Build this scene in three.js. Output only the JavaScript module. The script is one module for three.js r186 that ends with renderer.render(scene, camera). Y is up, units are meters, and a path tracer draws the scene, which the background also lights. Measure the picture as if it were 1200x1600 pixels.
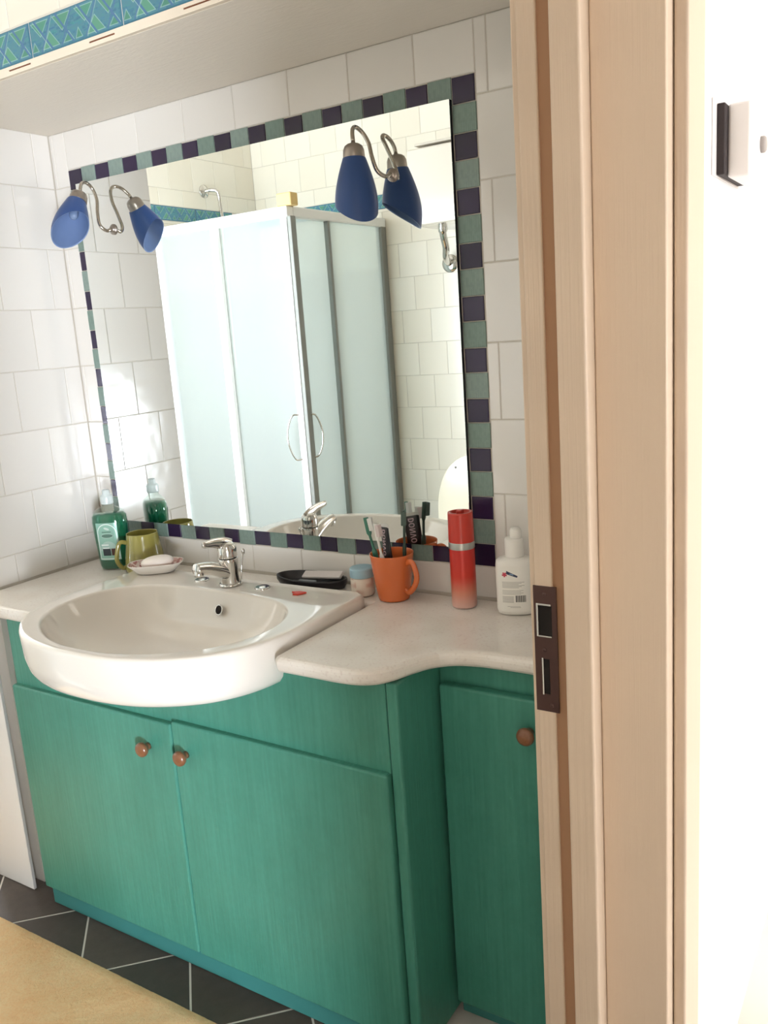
import * as THREE from 'three';
import { RoundedBoxGeometry } from 'three/addons/geometries/RoundedBoxGeometry.js';
import { mergeGeometries, mergeVertices, toCreasedNormals } from 'three/addons/utils/BufferGeometryUtils.js';
import { RectAreaLightUniformsLib } from 'three/addons/lights/RectAreaLightUniformsLib.js';

// ------------------------------------------------------------------ camera, light, exposure
RectAreaLightUniformsLib.init();
const scene = new THREE.Scene();
const F = 0.892;                                   // the foot of the mosaic border stands this far above the floor; heights below are measured from it
const V = (x, y, z) => new THREE.Vector3(x, y + F, z);
const camera = new THREE.PerspectiveCamera(61.56, 1200 / 1600, 0.02, 40);
camera.position.set(1.8892, 0.4957 + F, 1.5649);
camera.rotation.set(-0.20767, 0.57137, -0.07072, 'YXZ');
scene.add(camera);
const renderer = new THREE.WebGLRenderer({ antialias: true });
renderer.toneMapping = THREE.LinearToneMapping;
renderer.toneMappingExposure = 1.24;
renderer.shadowMap.enabled = true;
scene.background = new THREE.Color(0xdfeaf5);

// three daylit openings: window left of the niche, window of the hall, glazed door at the hall's end
const DAY = 0xeaf3ff;
function windowLight(x, y, z, w, h, tx, ty, tz, power) {
  const l = new THREE.RectAreaLight(DAY, power, w, h);
  l.position.set(x, y, z); l.lookAt(tx, ty, tz); scene.add(l); return l;
}
windowLight(-0.62, 1.4, 0.06, 0.66, 1.4, -0.62, 1.4, 2, 10.3);       // window_1
windowLight(5.52, 1.35, 0.35, 1.9, 1.6, 0, 1.35, 0.35, 5.6);           // window_2
windowLight(4.63, 0.5, 4.12, 0.6, 0.8, 0.65, 0.5, 0.4, 172);         // window_3

// ------------------------------------------------------------------ helpers
let seed = 7;
const rnd = () => { seed = (seed * 1664525 + 1013904223) >>> 0; return seed / 4294967296; };
const names = new Map();
function numbered(n) { const k = names.get(n) || 0; names.set(n, k + 1); return k ? n + '_' + String(k).padStart(3, '0') : n; }
function mesh(name, geo, m, parent) {
  const o = new THREE.Mesh(geo, m); o.name = numbered(name); o.castShadow = true; o.receiveShadow = true; (parent || scene).add(o); return o;
}
function group(name, pos) { const g = new THREE.Group(); g.name = numbered(name); if (pos) g.position.copy(pos); scene.add(g); return g; }
function tag(o, label, category, grp) { o.userData.label = label; o.userData.category = category; if (grp) o.userData.group = grp; return o; }
function struct(o) { o.userData.kind = 'structure'; return o; }
const boxGeo = (x0, x1, y0, y1, z0, z1) => { const g = new THREE.BoxGeometry(x1 - x0, y1 - y0, z1 - z0); g.translate((x0 + x1) / 2, (y0 + y1) / 2, (z0 + z1) / 2); return g; };
const rboxGeo = (x0, x1, y0, y1, z0, z1, r = 0.003, s = 2) => { const g = new RoundedBoxGeometry(x1 - x0, y1 - y0, z1 - z0, s, r); g.translate((x0 + x1) / 2, (y0 + y1) / 2, (z0 + z1) / 2); return g; };
// tile: face toward +z, chamfered front edge, 18 triangles, centred, back at z=0
const tileCache = new Map();
function tileGeo(w, h, d, c = 0.0012) {
  const key = [w, h, d, c].map((v) => v.toFixed(4)).join();
  if (tileCache.has(key)) return tileCache.get(key);
  const a = w / 2, b = h / 2, p = [], q = [];
  const B = [[-a, -b, 0], [a, -b, 0], [a, b, 0], [-a, b, 0]], S = B.map((v) => [v[0], v[1], d - c]), T = [[-a + c, -b + c, d], [a - c, -b + c, d], [a - c, b - c, d], [-a + c, b - c, d]];
  const quad = (k, l, m, n) => { for (const v of [k, l, m, k, m, n]) { p.push(...v); q.push(v[0] + a, v[1] + b); } };
  quad(...T);
  for (let i = 0; i < 4; i++) { const j = (i + 1) % 4; quad(S[i], S[j], T[j], T[i]); quad(B[i], B[j], S[j], S[i]); }
  const g = new THREE.BufferGeometry();
  g.setAttribute('position', new THREE.Float32BufferAttribute(p, 3)); g.setAttribute('uv', new THREE.Float32BufferAttribute(q, 2)); g.computeVertexNormals();
  tileCache.set(key, g); return g;
}
// swept tube with its own radius along the way
function sweep(pts, rad, n = 48, m = 16, caps = true) {
  const c = new THREE.CatmullRomCurve3(pts, false, 'centripetal'), fr = c.computeFrenetFrames(n, false), P = [], I = [];
  for (let i = 0; i <= n; i++) {
    const t = i / n, o = c.getPointAt(t), r = rad(t), [ra, rb] = Array.isArray(r) ? r : [r, r];
    for (let j = 0; j < m; j++) { const a = j / m * 2 * Math.PI, v = o.clone().addScaledVector(fr.normals[i], Math.cos(a) * ra).addScaledVector(fr.binormals[i], Math.sin(a) * rb); P.push(v.x, v.y, v.z); }
  }
  for (let i = 0; i < n; i++) for (let j = 0; j < m; j++) { const k = (j + 1) % m, a = i * m + j, b = i * m + k; I.push(a, b, a + m, b, b + m, a + m); }
  if (caps) {
    const s = c.getPointAt(0), e = c.getPointAt(1), k = P.length / 3; P.push(s.x, s.y, s.z, e.x, e.y, e.z);
    for (let j = 0; j < m; j++) { const l = (j + 1) % m; I.push(k, l, j, k + 1, n * m + j, n * m + l); }
  }
  const g = new THREE.BufferGeometry(); g.setAttribute('position', new THREE.Float32BufferAttribute(P, 3)); g.setIndex(I); g.computeVertexNormals(); return g;
}
// surface through closed rings of equal length
function rings(R, closeStart, closeEnd, crease) {
  const m = R[0].length, P = [], I = [];
  R.forEach((r) => r.forEach((v) => P.push(v[0], v[1], v[2])));
  for (let i = 0; i < R.length - 1; i++) for (let j = 0; j < m; j++) { const k = (j + 1) % m, a = i * m + j, b = i * m + k; I.push(a, a + m, b, b, a + m, b + m); }
  const cap = (r, o, flip) => { const k = P.length / 3, c = [0, 1, 2].map((d) => r.reduce((s, v) => s + v[d], 0) / m); P.push(...c); for (let j = 0; j < m; j++) { const l = (j + 1) % m; flip ? I.push(k, o + l, o + j) : I.push(k, o + j, o + l); } };
  if (closeStart) cap(R[0], 0, false);
  if (closeEnd) cap(R[R.length - 1], (R.length - 1) * m, true);
  let g = new THREE.BufferGeometry(); g.setAttribute('position', new THREE.Float32BufferAttribute(P, 3)); g.setIndex(I); g.computeVertexNormals();
  if (crease) g = toCreasedNormals(g, crease);
  return g;
}
const lathe = (pts, n = 40) => new THREE.LatheGeometry(pts.map(([r, y]) => new THREE.Vector2(Math.max(r, 1e-5), y)), n);
// outline in plan (x, z) drawn down from y = 0
function planGeo(pts, th, bevel = 0, seg = 3, closed = true) {
  const s = new THREE.Shape(pts.map(([x, z]) => new THREE.Vector2(x, z)));
  const g = new THREE.ExtrudeGeometry(s, { depth: th - 2 * bevel, bevelEnabled: bevel > 0, bevelThickness: bevel, bevelSize: bevel, bevelOffset: -bevel, bevelSegments: seg, curveSegments: 24 });
  g.rotateX(Math.PI / 2); g.translate(0, -bevel, 0); return g;
}
const extr = (shape, depth, bevel = 0, seg = 2) => new THREE.ExtrudeGeometry(shape, { depth: depth - 2 * bevel, bevelEnabled: bevel > 0, bevelThickness: bevel, bevelSize: bevel, bevelOffset: -bevel, bevelSegments: seg, curveSegments: 24 });
function metreUV(g, s = 1) {                      // box-projected uv in metres
  const p = g.attributes.position, n = g.attributes.normal, uv = new Float32Array(p.count * 2);
  for (let i = 0; i < p.count; i++) {
    const ax = Math.abs(n.getX(i)), ay = Math.abs(n.getY(i)), az = Math.abs(n.getZ(i));
    const [u, v] = az >= ax && az >= ay ? [p.getX(i), p.getY(i)] : ax >= ay ? [p.getZ(i), p.getY(i)] : [p.getX(i), p.getZ(i)];
    uv[2 * i] = u * s; uv[2 * i + 1] = v * s;
  }
  g.setAttribute('uv', new THREE.BufferAttribute(uv, 2)); return g;
}
// ------------------------------------------------------------------ textures
function noiseGrid(w, h, cx, cy) {                // tileable value noise
  const G = Array.from({ length: cx * cy }, rnd), o = new Float32Array(w * h), sm = (t) => t * t * (3 - 2 * t);
  for (let y = 0; y < h; y++) for (let x = 0; x < w; x++) {
    const u = x / w * cx, v = y / h * cy, i = Math.floor(u), j = Math.floor(v), a = sm(u - i), b = sm(v - j), g = (p, q) => G[(q % cy) * cx + p % cx];
    o[y * w + x] = (g(i, j) * (1 - a) + g(i + 1, j) * a) * (1 - b) + (g(i, j + 1) * (1 - a) + g(i + 1, j + 1) * a) * b;
  }
  return o;
}
function dataTex(w, h, f, srgb, rep = 1, repY = rep) {
  const d = new Uint8Array(w * h * 4);
  for (let i = 0; i < w * h; i++) { const c = f(i % w, Math.floor(i / w), i), a = Array.isArray(c) ? c : [c, c, c]; d[4 * i] = a[0]; d[4 * i + 1] = a[1]; d[4 * i + 2] = a[2]; d[4 * i + 3] = 255; }
  const t = new THREE.DataTexture(d, w, h); t.wrapS = t.wrapT = THREE.RepeatWrapping; t.magFilter = THREE.LinearFilter; t.minFilter = THREE.LinearMipmapLinearFilter; t.generateMipmaps = true;
  if (srgb) t.colorSpace = THREE.SRGBColorSpace; t.repeat.set(rep, repY); t.needsUpdate = true; return t;
}
function canvasTex(w, h, draw) {
  const c = document.createElement('canvas'); c.width = w; c.height = h; const x = c.getContext('2d'); draw(x, w, h);
  const t = new THREE.CanvasTexture(c); t.colorSpace = THREE.SRGBColorSpace; t.anisotropy = 4; return t;
}
const mix = (a, b, t) => a.map((v, i) => v + (b[i] - v) * t);
const clamp = (v) => Math.max(0, Math.min(255, Math.round(v)));

const n1 = noiseGrid(256, 256, 6, 6), n2 = noiseGrid(256, 256, 24, 24), n3 = noiseGrid(256, 256, 90, 90), streak = noiseGrid(256, 256, 90, 4), streak2 = noiseGrid(256, 256, 128, 9);
const S = THREE.MeshStandardMaterial, Ph = THREE.MeshPhysicalMaterial;
const tileWave = dataTex(256, 256, (x, y, i) => clamp(255 * (0.75 * n1[i] + 0.25 * n2[i])), false, 1.7);
const tileMats = [0xe9e4dd, 0xe6e1da, 0xebe6df].map((c) => new Ph({ color: c, roughness: 0.1, bumpMap: tileWave, bumpScale: 0.0009, ior: 1.75 }));
const creamMats = [0xede6d6, 0xebe3d2, 0xefe8d9].map((c) => new Ph({ color: c, roughness: 0.2, bumpMap: tileWave, bumpScale: 0.001, ior: 1.5 }));
const grout = new S({ color: 0xd2cabd, roughness: 0.9 });
const plaster = new S({ color: 0xf3f0ee, roughness: 0.85, bumpMap: dataTex(256, 256, (x, y, i) => clamp(255 * (0.5 * n2[i] + 0.5 * n3[i])), false, 3), bumpScale: 0.0004 });
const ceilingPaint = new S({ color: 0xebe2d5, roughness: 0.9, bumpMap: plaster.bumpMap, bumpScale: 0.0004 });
const navyMats = [0x2a1d3c, 0x261a36, 0x2f2140].map((c) => new Ph({ color: c, roughness: 0.22, bumpMap: tileWave, bumpScale: 0.0006 }));
const sageTex = dataTex(256, 256, (x, y, i) => mix([122, 140, 132], [146, 163, 154], 0.6 * streak[i] + 0.4 * n2[i]).map(clamp), true, 9);
const sageMats = [0xffffff, 0xf0f4f2, 0xe8f0ec].map((c) => new Ph({ color: c, map: sageTex, roughness: 0.3, bumpMap: tileWave, bumpScale: 0.0006 }));
const slateTex = dataTex(256, 256, (x, y, i) => mix([68, 59, 54], [92, 81, 74], 0.5 * n1[i] + 0.3 * n2[i] + 0.2 * n3[i]).map(clamp), true, 3);
const slateMats = [0xffffff, 0xeeeae6, 0xdcdcdc].map((c) => new S({ color: c, map: slateTex, roughness: 0.5, bumpMap: tileWave, bumpScale: 0.001 }));
const floorGrout = new S({ color: 0xd2ccc4, roughness: 0.9 });
const tealTex = dataTex(256, 256, (x, y, i) => mix([61, 128, 110], [82, 153, 134], 0.24 * streak[i] + 0.2 * streak2[i] + 0.3 * n1[i] + 0.12 * n2[i] + 0.14 * n3[i]).map(clamp), true, 2.2, 1.4);
const tealBump = dataTex(256, 256, (x, y, i) => clamp(255 * (0.6 * streak2[i] + 0.4 * streak[i])), false, 3.4, 1.4);
const teal = new Ph({ map: tealTex, roughness: 0.42, bumpMap: tealBump, bumpScale: 0.00045 });
const plinthPaint = new Ph({ color: 0x3d817c, roughness: 0.5 });
const counterTex = dataTex(256, 256, (x, y, i) => mix(mix([230, 220, 208], [241, 234, 225], n1[i]), [208, 190, 180], Math.max(0, n3[i] - 0.72) * 1.6).map(clamp), true, 3.2);
const counterMat = new Ph({ map: counterTex, roughness: 0.28, ior: 1.5 });
const ceramic = new Ph({ color: 0xeee6db, roughness: 0.09, ior: 1.52, clearcoat: 0.5, clearcoatRoughness: 0.04 });
const chrome = new S({ color: 0xd9d7d3, metalness: 1, roughness: 0.1 });
const nickel = new S({ color: 0xa89f97, metalness: 1, roughness: 0.33 });
const darkHole = new S({ color: 0x17110d, roughness: 0.9 });
const blueGlass = new Ph({ color: 0x385893, roughness: 0.4, transmission: 0.2, thickness: 0, ior: 1.45, side: THREE.DoubleSide });
const paleBlue = new Ph({ color: 0x7a92bd, roughness: 0.4, transmission: 0.2, thickness: 0, side: THREE.DoubleSide });
const frost = new Ph({ color: 0xf4f9f9, roughness: 0.6, transmission: 0.9, thickness: 0, ior: 1.45 });
const whiteFrame = new Ph({ color: 0xf5f4f0, roughness: 0.35 });
const greySeal = new S({ color: 0x8e8f8a, roughness: 0.5, metalness: 0.3 });
const doorPaint = new Ph({ color: 0xe6cfb6, roughness: 0.42, bumpMap: tealBump, bumpScale: 0.00025 });
const gasketMat = new S({ color: 0xa47c5c, roughness: 0.7 });
const bronze = new S({ color: 0x573f3a, metalness: 0.55, roughness: 0.42 });
const wood = new Ph({ map: dataTex(128, 128, (x, y, i) => mix([112, 70, 44], [156, 104, 72], streak[(y * 256 + x)] * 0.6 + n2[y * 256 + x] * 0.4).map(clamp), true, 8), roughness: 0.32, clearcoat: 0.4 });
const glow = (c, k) => new S({ color: 0xffffff, emissive: c, emissiveIntensity: k, roughness: 0.4 });

// ------------------------------------------------------------------ tiled walls
// cuts: rectangles [u0,u1,v0,v1] that stay free of tiles
function cutRect(r, c) {
  const [a, b, d, e] = r, [p, q, s, t] = c;
  if (p >= b || q <= a || s >= e || t <= d) return [r];
  const o = [];
  if (p > a) o.push([a, p, d, e]);
  if (q < b) o.push([q, b, d, e]);
  const l = Math.max(a, p), m = Math.min(b, q);
  if (s > d) o.push([l, m, d, s]);
  if (t < e) o.push([l, m, t, e]);
  return o;
}
function tileWall(parent, place, rows, u0, u1, v0, v1, joint, pitch, cuts, mats, gap = 0.0018, dep = 0.0082) {
  for (let k = 0; k < rows.length - 1; k++) {
    const a = Math.max(v0, rows[k]), b = Math.min(v1, rows[k + 1]); if (b - a < 0.012) continue;
    const off = joint + (k % 2 ? pitch / 2 : 0), s = Math.ceil((u0 - off) / pitch - 1e-6) - 1;
    for (let i = s; off + i * pitch < u1; i++) {
      let R = [[Math.max(u0, off + i * pitch), Math.min(u1, off + (i + 1) * pitch), a, b]];
      for (const c of cuts) R = R.flatMap((r) => cutRect(r, c));
      for (const [p, q, c, d] of R) {
        if (q - p < 0.008 || d - c < 0.008) continue;
        const o = mesh('tile', tileGeo(q - p - gap, d - c - gap, dep), mats[Math.floor(rnd() * mats.length)], parent);
        place(o, (p + q) / 2, (c + d) / 2); o.rotation.x += (rnd() - 0.5) * 0.003; o.rotation.y += (rnd() - 0.5) * 0.003;
      }
    }
  }
}
const rowList = (base, pitch, lo, hi) => { const o = []; for (let k = Math.floor((lo - base) / pitch); base + (k - 1) * pitch < hi; k++) o.push(base + k * pitch); return o; };
const SOF = 1.042, CEIL = 1.81, XL = -0.058, ZS = 0.352;

// wall behind the mirror
const wallBack = struct(group('wall_back'));
mesh('grout_bed', boxGeo(-1.25, 1.47, 0, CEIL + F, -0.15, -0.0012), grout, wallBack);
{
  const rows = rowList(0.005, 0.151, -0.11, SOF);          // row 0 starts at -.146
  tileWall(wallBack, (o, u, v) => o.position.set(u, v + F, -0.0078), rows, XL, 1.452, -0.068, SOF, 1.175 - 0.1525 / 2, 0.1525, [[0, 1.15, 0, 0.95]], tileMats);
  const put = (i, j) => {
    const dark = (i + j) % 2 === 0, s = dark ? 0.0462 : 0.0498;
    const m = (dark ? navyMats : sageMats)[Math.floor(rnd() * 3)];
    const o = mesh('mosaic_tile', tileGeo(s, s, 0.0095, 0.0009), m, wallBack);
    o.position.set(0.025 + 0.05 * i, 0.025 + 0.05 * j + F, -0.0078); o.rotation.x += (rnd() - 0.5) * 0.004;
  };
  for (let i = 0; i < 23; i++) { put(i, 0); put(i, 18); }
  for (let j = 1; j < 18; j++) { put(0, j); put(22, j); }
}
// stub wall on the left of the niche
const wallLeft = struct(group('wall_left'));
mesh('grout_bed', boxGeo(XL - 0.1, XL - 0.0012, 0, CEIL + F, -0.001, ZS - 0.0012), grout, wallLeft);
{
  const rows = rowList(0.005, 0.151, -0.2, CEIL);
  tileWall(wallLeft, (o, u, v) => { o.position.set(XL - 0.0078, v + F, u); o.rotation.y = Math.PI / 2; o.scale.x = 1; }, rows, 0.002, ZS, -0.068, SOF, 0.2055 - 0.1525 * 2, 0.1525, [], tileMats);
  tileWall(wallLeft, (o, u, v) => o.position.set(u, v + F, ZS - 0.0078), rows, XL - 0.1, XL, -0.09, CEIL, XL - 0.1, 0.1525, [], tileMats);
}
mesh('end_panel', rboxGeo(XL - 0.16, XL + 0.004, 0.001, 0.785, 0.378, 0.387, 0.002), plaster, wallLeft);

// far wall, seen in the mirror
const D = 2.02, XR = -1.04;
const wallFar = struct(group('wall_far'));
mesh('grout_bed', boxGeo(XR - 0.15, 1.47, 0, CEIL + F, D + 0.0012, D + 0.15), grout, wallFar);
const BAND0 = 1.043, BAND1 = 1.108;
{
  const rows = rowList(-0.023, 0.1505, -0.5, CEIL);
  const hid = [[XR - 1, -0.33, -2, 0.78], [XR - 1, 0.7, BAND0, BAND1]];
  tileWall(wallFar, (o, u, v) => { o.position.set(u, v + F, D + 0.0078); o.rotation.y = Math.PI; }, rows, XR, 0.62, -0.62, CEIL, -0.144 - 0.151, 0.151, hid, creamMats);
}
// left wall of the room
const wallRoomLeft = struct(group('wall_room_left'));
mesh('grout_bed', boxGeo(XR - 0.15, XR - 0.0012, 0, CEIL + F, -0.001, D + 0.001), grout, wallRoomLeft);
{
  const rows = rowList(-0.023, 0.1505, 0.5, CEIL);
  tileWall(wallRoomLeft, (o, u, v) => { o.position.set(XR - 0.0078, v + F, u); o.rotation.y = Math.PI / 2; }, rows, 0.3, D, 0.72, CEIL, 0.3, 0.151, [[0, 3, BAND0, BAND1]], creamMats);
}
// printed border tiles
const bandTex = canvasTex(512, 134, (x, w, h) => {
  x.fillStyle = '#4d8290'; x.fillRect(0, 0, w, h);
  for (let i = 0; i < 420; i++) { x.fillStyle = ['rgba(40,90,130,.25)', 'rgba(70,150,140,.25)', 'rgba(60,120,160,.2)'][i % 3]; x.fillRect(rnd() * w, rnd() * h, 6 + rnd() * 30, 3 + rnd() * 8); }
  const T = (p, c) => { x.fillStyle = c; x.beginPath(); p.forEach(([a, b], i) => (i ? x.lineTo(a, b) : x.moveTo(a, b))); x.closePath(); x.fill(); x.strokeStyle = 'rgba(175,205,200,.6)'; x.lineWidth = 3; x.stroke(); };
  for (let k = 0; k < 2; k++) {
    const o = k * 256;
    T([[o + 12, 14], [o + 112, 14], [o + 62, 70]], '#4f8f7c'); T([[o + 66, 120], [o + 166, 120], [o + 116, 60]], '#5a967f');
    T([[o + 140, 14], [o + 240, 14], [o + 190, 74]], '#55907a'); T([[o + 190, 120], [o + 250, 120], [o + 224, 84]], '#4c8876');
    T([[o + 4, 120], [o + 42, 120], [o + 22, 84]], '#4c8876');
    x.strokeStyle = '#4a7398'; x.lineWidth = 9;
    for (const [a, b] of [[o - 10, o + 66], [o + 116, o + 190]]) { x.beginPath(); x.moveTo(a + 40, 4); x.lineTo(b + 60, h - 4); x.stroke(); }
    x.lineWidth = 6; x.beginPath(); x.moveTo(o + 130, 4); x.lineTo(o + 58, h - 4); x.stroke(); x.beginPath(); x.moveTo(o + 252, 4); x.lineTo(o + 176, h - 4); x.stroke();
    x.strokeStyle = 'rgba(185,210,206,.6)'; x.lineWidth = 2.5; x.beginPath(); x.moveTo(o + 140, 4); x.lineTo(o + 68, h - 4); x.stroke(); x.beginPath(); x.moveTo(o + 20, 4); x.lineTo(o + 118, h - 4); x.stroke();
  }
  x.strokeStyle = '#3f7488'; x.lineWidth = 12; x.strokeRect(0, 0, w, h);
});
const bandMat = new Ph({ map: bandTex, roughness: 0.18 });
function bandTile(parent, len, h) {
  const g = tileGeo(len, h, 0.009, 0.0015).clone(), uv = g.attributes.uv;
  for (let i = 0; i < uv.count; i++) uv.setXY(i, uv.getX(i) / 0.254, uv.getY(i) / h);
  return mesh('border_tile', g, bandMat, parent);
}
const wrap = () => { bandTex.wrapS = THREE.RepeatWrapping; }; wrap();
for (let x = XR; x < 0.6; x += 0.256) bandTile(wallFar, 0.254, 0.062).position.set(x + 0.127, (BAND0 + BAND1) / 2 + F, D + 0.0078), wallFar.children.at(-1).rotation.y = Math.PI;
for (let z = 0.3; z + 0.2 < D; z += 0.256) { const l = Math.min(0.254, D - z - 0.01), o = bandTile(wallRoomLeft, l, 0.062); o.position.set(XR - 0.0078, (BAND0 + BAND1) / 2 + F, z + l / 2); o.rotation.y = Math.PI / 2; }

// lowered ceiling over the basin, with its tiled edge
const soffit = struct(group('ceiling_soffit'));
const ZF = 0.365;
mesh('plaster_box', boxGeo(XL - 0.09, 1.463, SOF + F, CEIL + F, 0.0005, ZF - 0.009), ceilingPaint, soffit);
{
  // pale strip under the border with the open joints in it
  const cells = []; for (let x = 0.306 - 0.24 * 2; x < 1.45; x += 0.24) cells.push(x);
  let a = XL - 0.09;
  const strip = new S({ color: 0xeadcc8, roughness: 0.8 }), slot = new S({ color: 0x7a4a30, roughness: 0.9 });
  mesh('edge_strip', boxGeo(XL - 0.09, 1.463, SOF + F + 0.0005, SOF + F + 0.0075, ZF - 0.009, ZF), strip, soffit);
  mesh('edge_strip', boxGeo(XL - 0.09, 1.463, SOF + F + 0.0105, SOF + F + 0.0165, ZF - 0.009, ZF), strip, soffit);
  for (const x of cells) {
    mesh('edge_strip', boxGeo(a, Math.max(a + 0.002, x), SOF + F + 0.0075, SOF + F + 0.0105, ZF - 0.009, ZF), strip, soffit);
    mesh('open_joint', boxGeo(Math.max(x, a), x + 0.069, SOF + F + 0.0075, SOF + F + 0.0105, ZF - 0.009, ZF - 0.0012), slot, soffit); a = x + 0.069;
  }
  mesh('edge_strip', boxGeo(a, 1.463, SOF + F + 0.0075, SOF + F + 0.0105, ZF - 0.009, ZF), strip, soffit);
  for (let x = 0.384 - 0.256 * 2; x < 1.4; x += 0.256) bandTile(soffit, Math.min(0.254, 1.463 - x), 0.0625).position.set(x + Math.min(0.254, 1.463 - x) / 2, 1.0905 + F, ZF - 0.009);
  mesh('grout_bed', boxGeo(XL - 0.09, 1.463, 1.0585 + F, CEIL + F, ZF - 0.0095, ZF - 0.0018), grout, soffit);
  tileWall(soffit, (o, u, v) => o.position.set(u, v + F, ZF - 0.009), [1.124, 1.275, 1.426, 1.577, 1.728], XL - 0.09, 1.463, 1.124, CEIL, 0.02, 0.1525, [], creamMats);
}
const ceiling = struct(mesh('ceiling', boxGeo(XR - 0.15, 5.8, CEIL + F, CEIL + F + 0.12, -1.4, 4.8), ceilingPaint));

// ------------------------------------------------------------------ floor
const floor = struct(group('floor'));
mesh('grout_bed', boxGeo(XR - 0.15, 5.8, -0.12, -0.0004, -1.4, 4.8), floorGrout, floor);
{
  const s = 0.3505, c1 = 0.509, c2 = -0.2235, d = 0.0032;   // grout lines x+z = c1 + k s, x-z = c2 + k s
  const clip = (poly, f) => { const o = []; poly.forEach((p, i) => { const q = poly[(i + 1) % poly.length], a = f(p), b = f(q); if (a >= 0) o.push(p); if (a * b < 0) { const t = a / (a - b); o.push([p[0] + (q[0] - p[0]) * t, p[1] + (q[1] - p[1]) * t]); } }); return o; };
  for (let i = -6; i < 9; i++) for (let j = -9; j < 6; j++) {
    const a0 = c1 + i * s + d, a1 = c1 + (i + 1) * s - d, b0 = c2 + j * s + d, b1 = c2 + (j + 1) * s - d;
    let P = [[a0, b0], [a1, b0], [a1, b1], [a0, b1]].map(([a, b]) => [(a + b) / 2, (a - b) / 2]);
    for (const f of [(p) => p[0] + 1.03, (p) => 1.62 - p[0], (p) => p[1] - 0.3, (p) => 1.99 - p[1]]) if (P.length) P = clip(P, f);
    if (P.length < 3) continue;
    const g = planGeo(P, 0.0055, 0.0008, 1); g.translate(0, 0.0005, 0);
    mesh('floor_tile', metreUV(g), slateMats[Math.floor(rnd() * 3)], floor);
  }
}
const hallFloorMat = new S({ color: 0xd9d0c4, roughness: 0.5 });
mesh('hall_paving', boxGeo(1.62, 5.6, -0.0004, 0.003, -1.3, 4.6), hallFloorMat, floor);

// ------------------------------------------------------------------ wall with the doorway, hall
const wallRight = struct(group('wall_right'));
mesh('plaster', boxGeo(1.464, 1.634, 0, CEIL + F, -1.3, 0.46), plaster, wallRight);
mesh('plaster', boxGeo(1.464, 1.634, 0, CEIL + F, 1.68, 4.6), plaster, wallRight);
mesh('plaster', boxGeo(1.464, 1.634, 2.12, CEIL + F, 0.46, 1.68), plaster, wallRight);
const hallPaint = new S({ color: 0xb5aa9c, roughness: 0.85 });
const hall = struct(group('wall_hall'));
mesh('plaster', boxGeo(5.6, 5.8, 0, CEIL + F, -1.3, -0.65), hallPaint, hall);
mesh('plaster', boxGeo(5.6, 5.8, 0, CEIL + F, 1.35, 4.6), hallPaint, hall);
mesh('plaster', boxGeo(5.6, 5.8, 0, 0.5, -0.65, 1.35), hallPaint, hall);
mesh('plaster', boxGeo(5.6, 5.8, 2.2, CEIL + F, -0.65, 1.35), hallPaint, hall);
mesh('plaster', boxGeo(1.634, 5.8, 0, CEIL + F, -1.4, -1.3), hallPaint, hall);
mesh('plaster', boxGeo(1.634, 5.8, 0, CEIL + F, 4.6, 4.8), hallPaint, hall);
mesh('light_blocker', rboxGeo(2.0, 2.12, 0, CEIL + F, 0.62, 1.507, 0.01), hallPaint, hall);  // added out of view behind the camera to shade the right of the cabinet
// windows: pane that glows with daylight in a white frame
function windowSash(n, geoPane, bars, k) {
  const w = struct(group('window_' + n)); mesh('pane', geoPane, glow(DAY, k), w);
  for (const b of bars) mesh('window_frame', boxGeo(...b), whiteFrame, w);
}
windowSash(1, boxGeo(-0.95, -0.29, 0.7, 2.1, 0.02, 0.03), [[-1.0, -0.95, 0.65, 2.15, -0.005, 0.05], [-0.29, -0.24, 0.65, 2.15, -0.005, 0.05], [-0.95, -0.29, 2.1, 2.15, -0.005, 0.05], [-0.95, -0.29, 0.65, 0.7, -0.005, 0.05], [-0.95, -0.29, 1.5, 1.54, 0.031, 0.05]], 4);
windowSash(2, boxGeo(5.6, 5.61, 0.55, 2.15, -0.6, 1.3), [[5.57, 5.62, 0.5, 2.2, -0.65, -0.6], [5.57, 5.62, 0.5, 2.2, 1.3, 1.35], [5.57, 5.62, 0.5, 0.55, -0.6, 1.3], [5.57, 5.62, 2.15, 2.2, -0.6, 1.3]], 3);
{ // low glazed door leaf that catches the sun at the hall's end
  const w = struct(group('window_3', new THREE.Vector3(4.68, 0.5, 4.165))); w.lookAt(0.65, 0.5, 0.4);
  mesh('pane', boxGeo(-0.3, 0.3, -0.4, 0.4, -0.005, 0.005), glow(DAY, 3), w);
  for (const b of [[-0.35, -0.3, -0.45, 0.45, -0.02, 0.02], [0.3, 0.35, -0.45, 0.45, -0.02, 0.02], [-0.3, 0.3, -0.45, -0.4, -0.02, 0.02], [-0.3, 0.3, 0.4, 0.45, -0.02, 0.02]]) mesh('window_frame', boxGeo(...b), whiteFrame, w);
}

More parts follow.
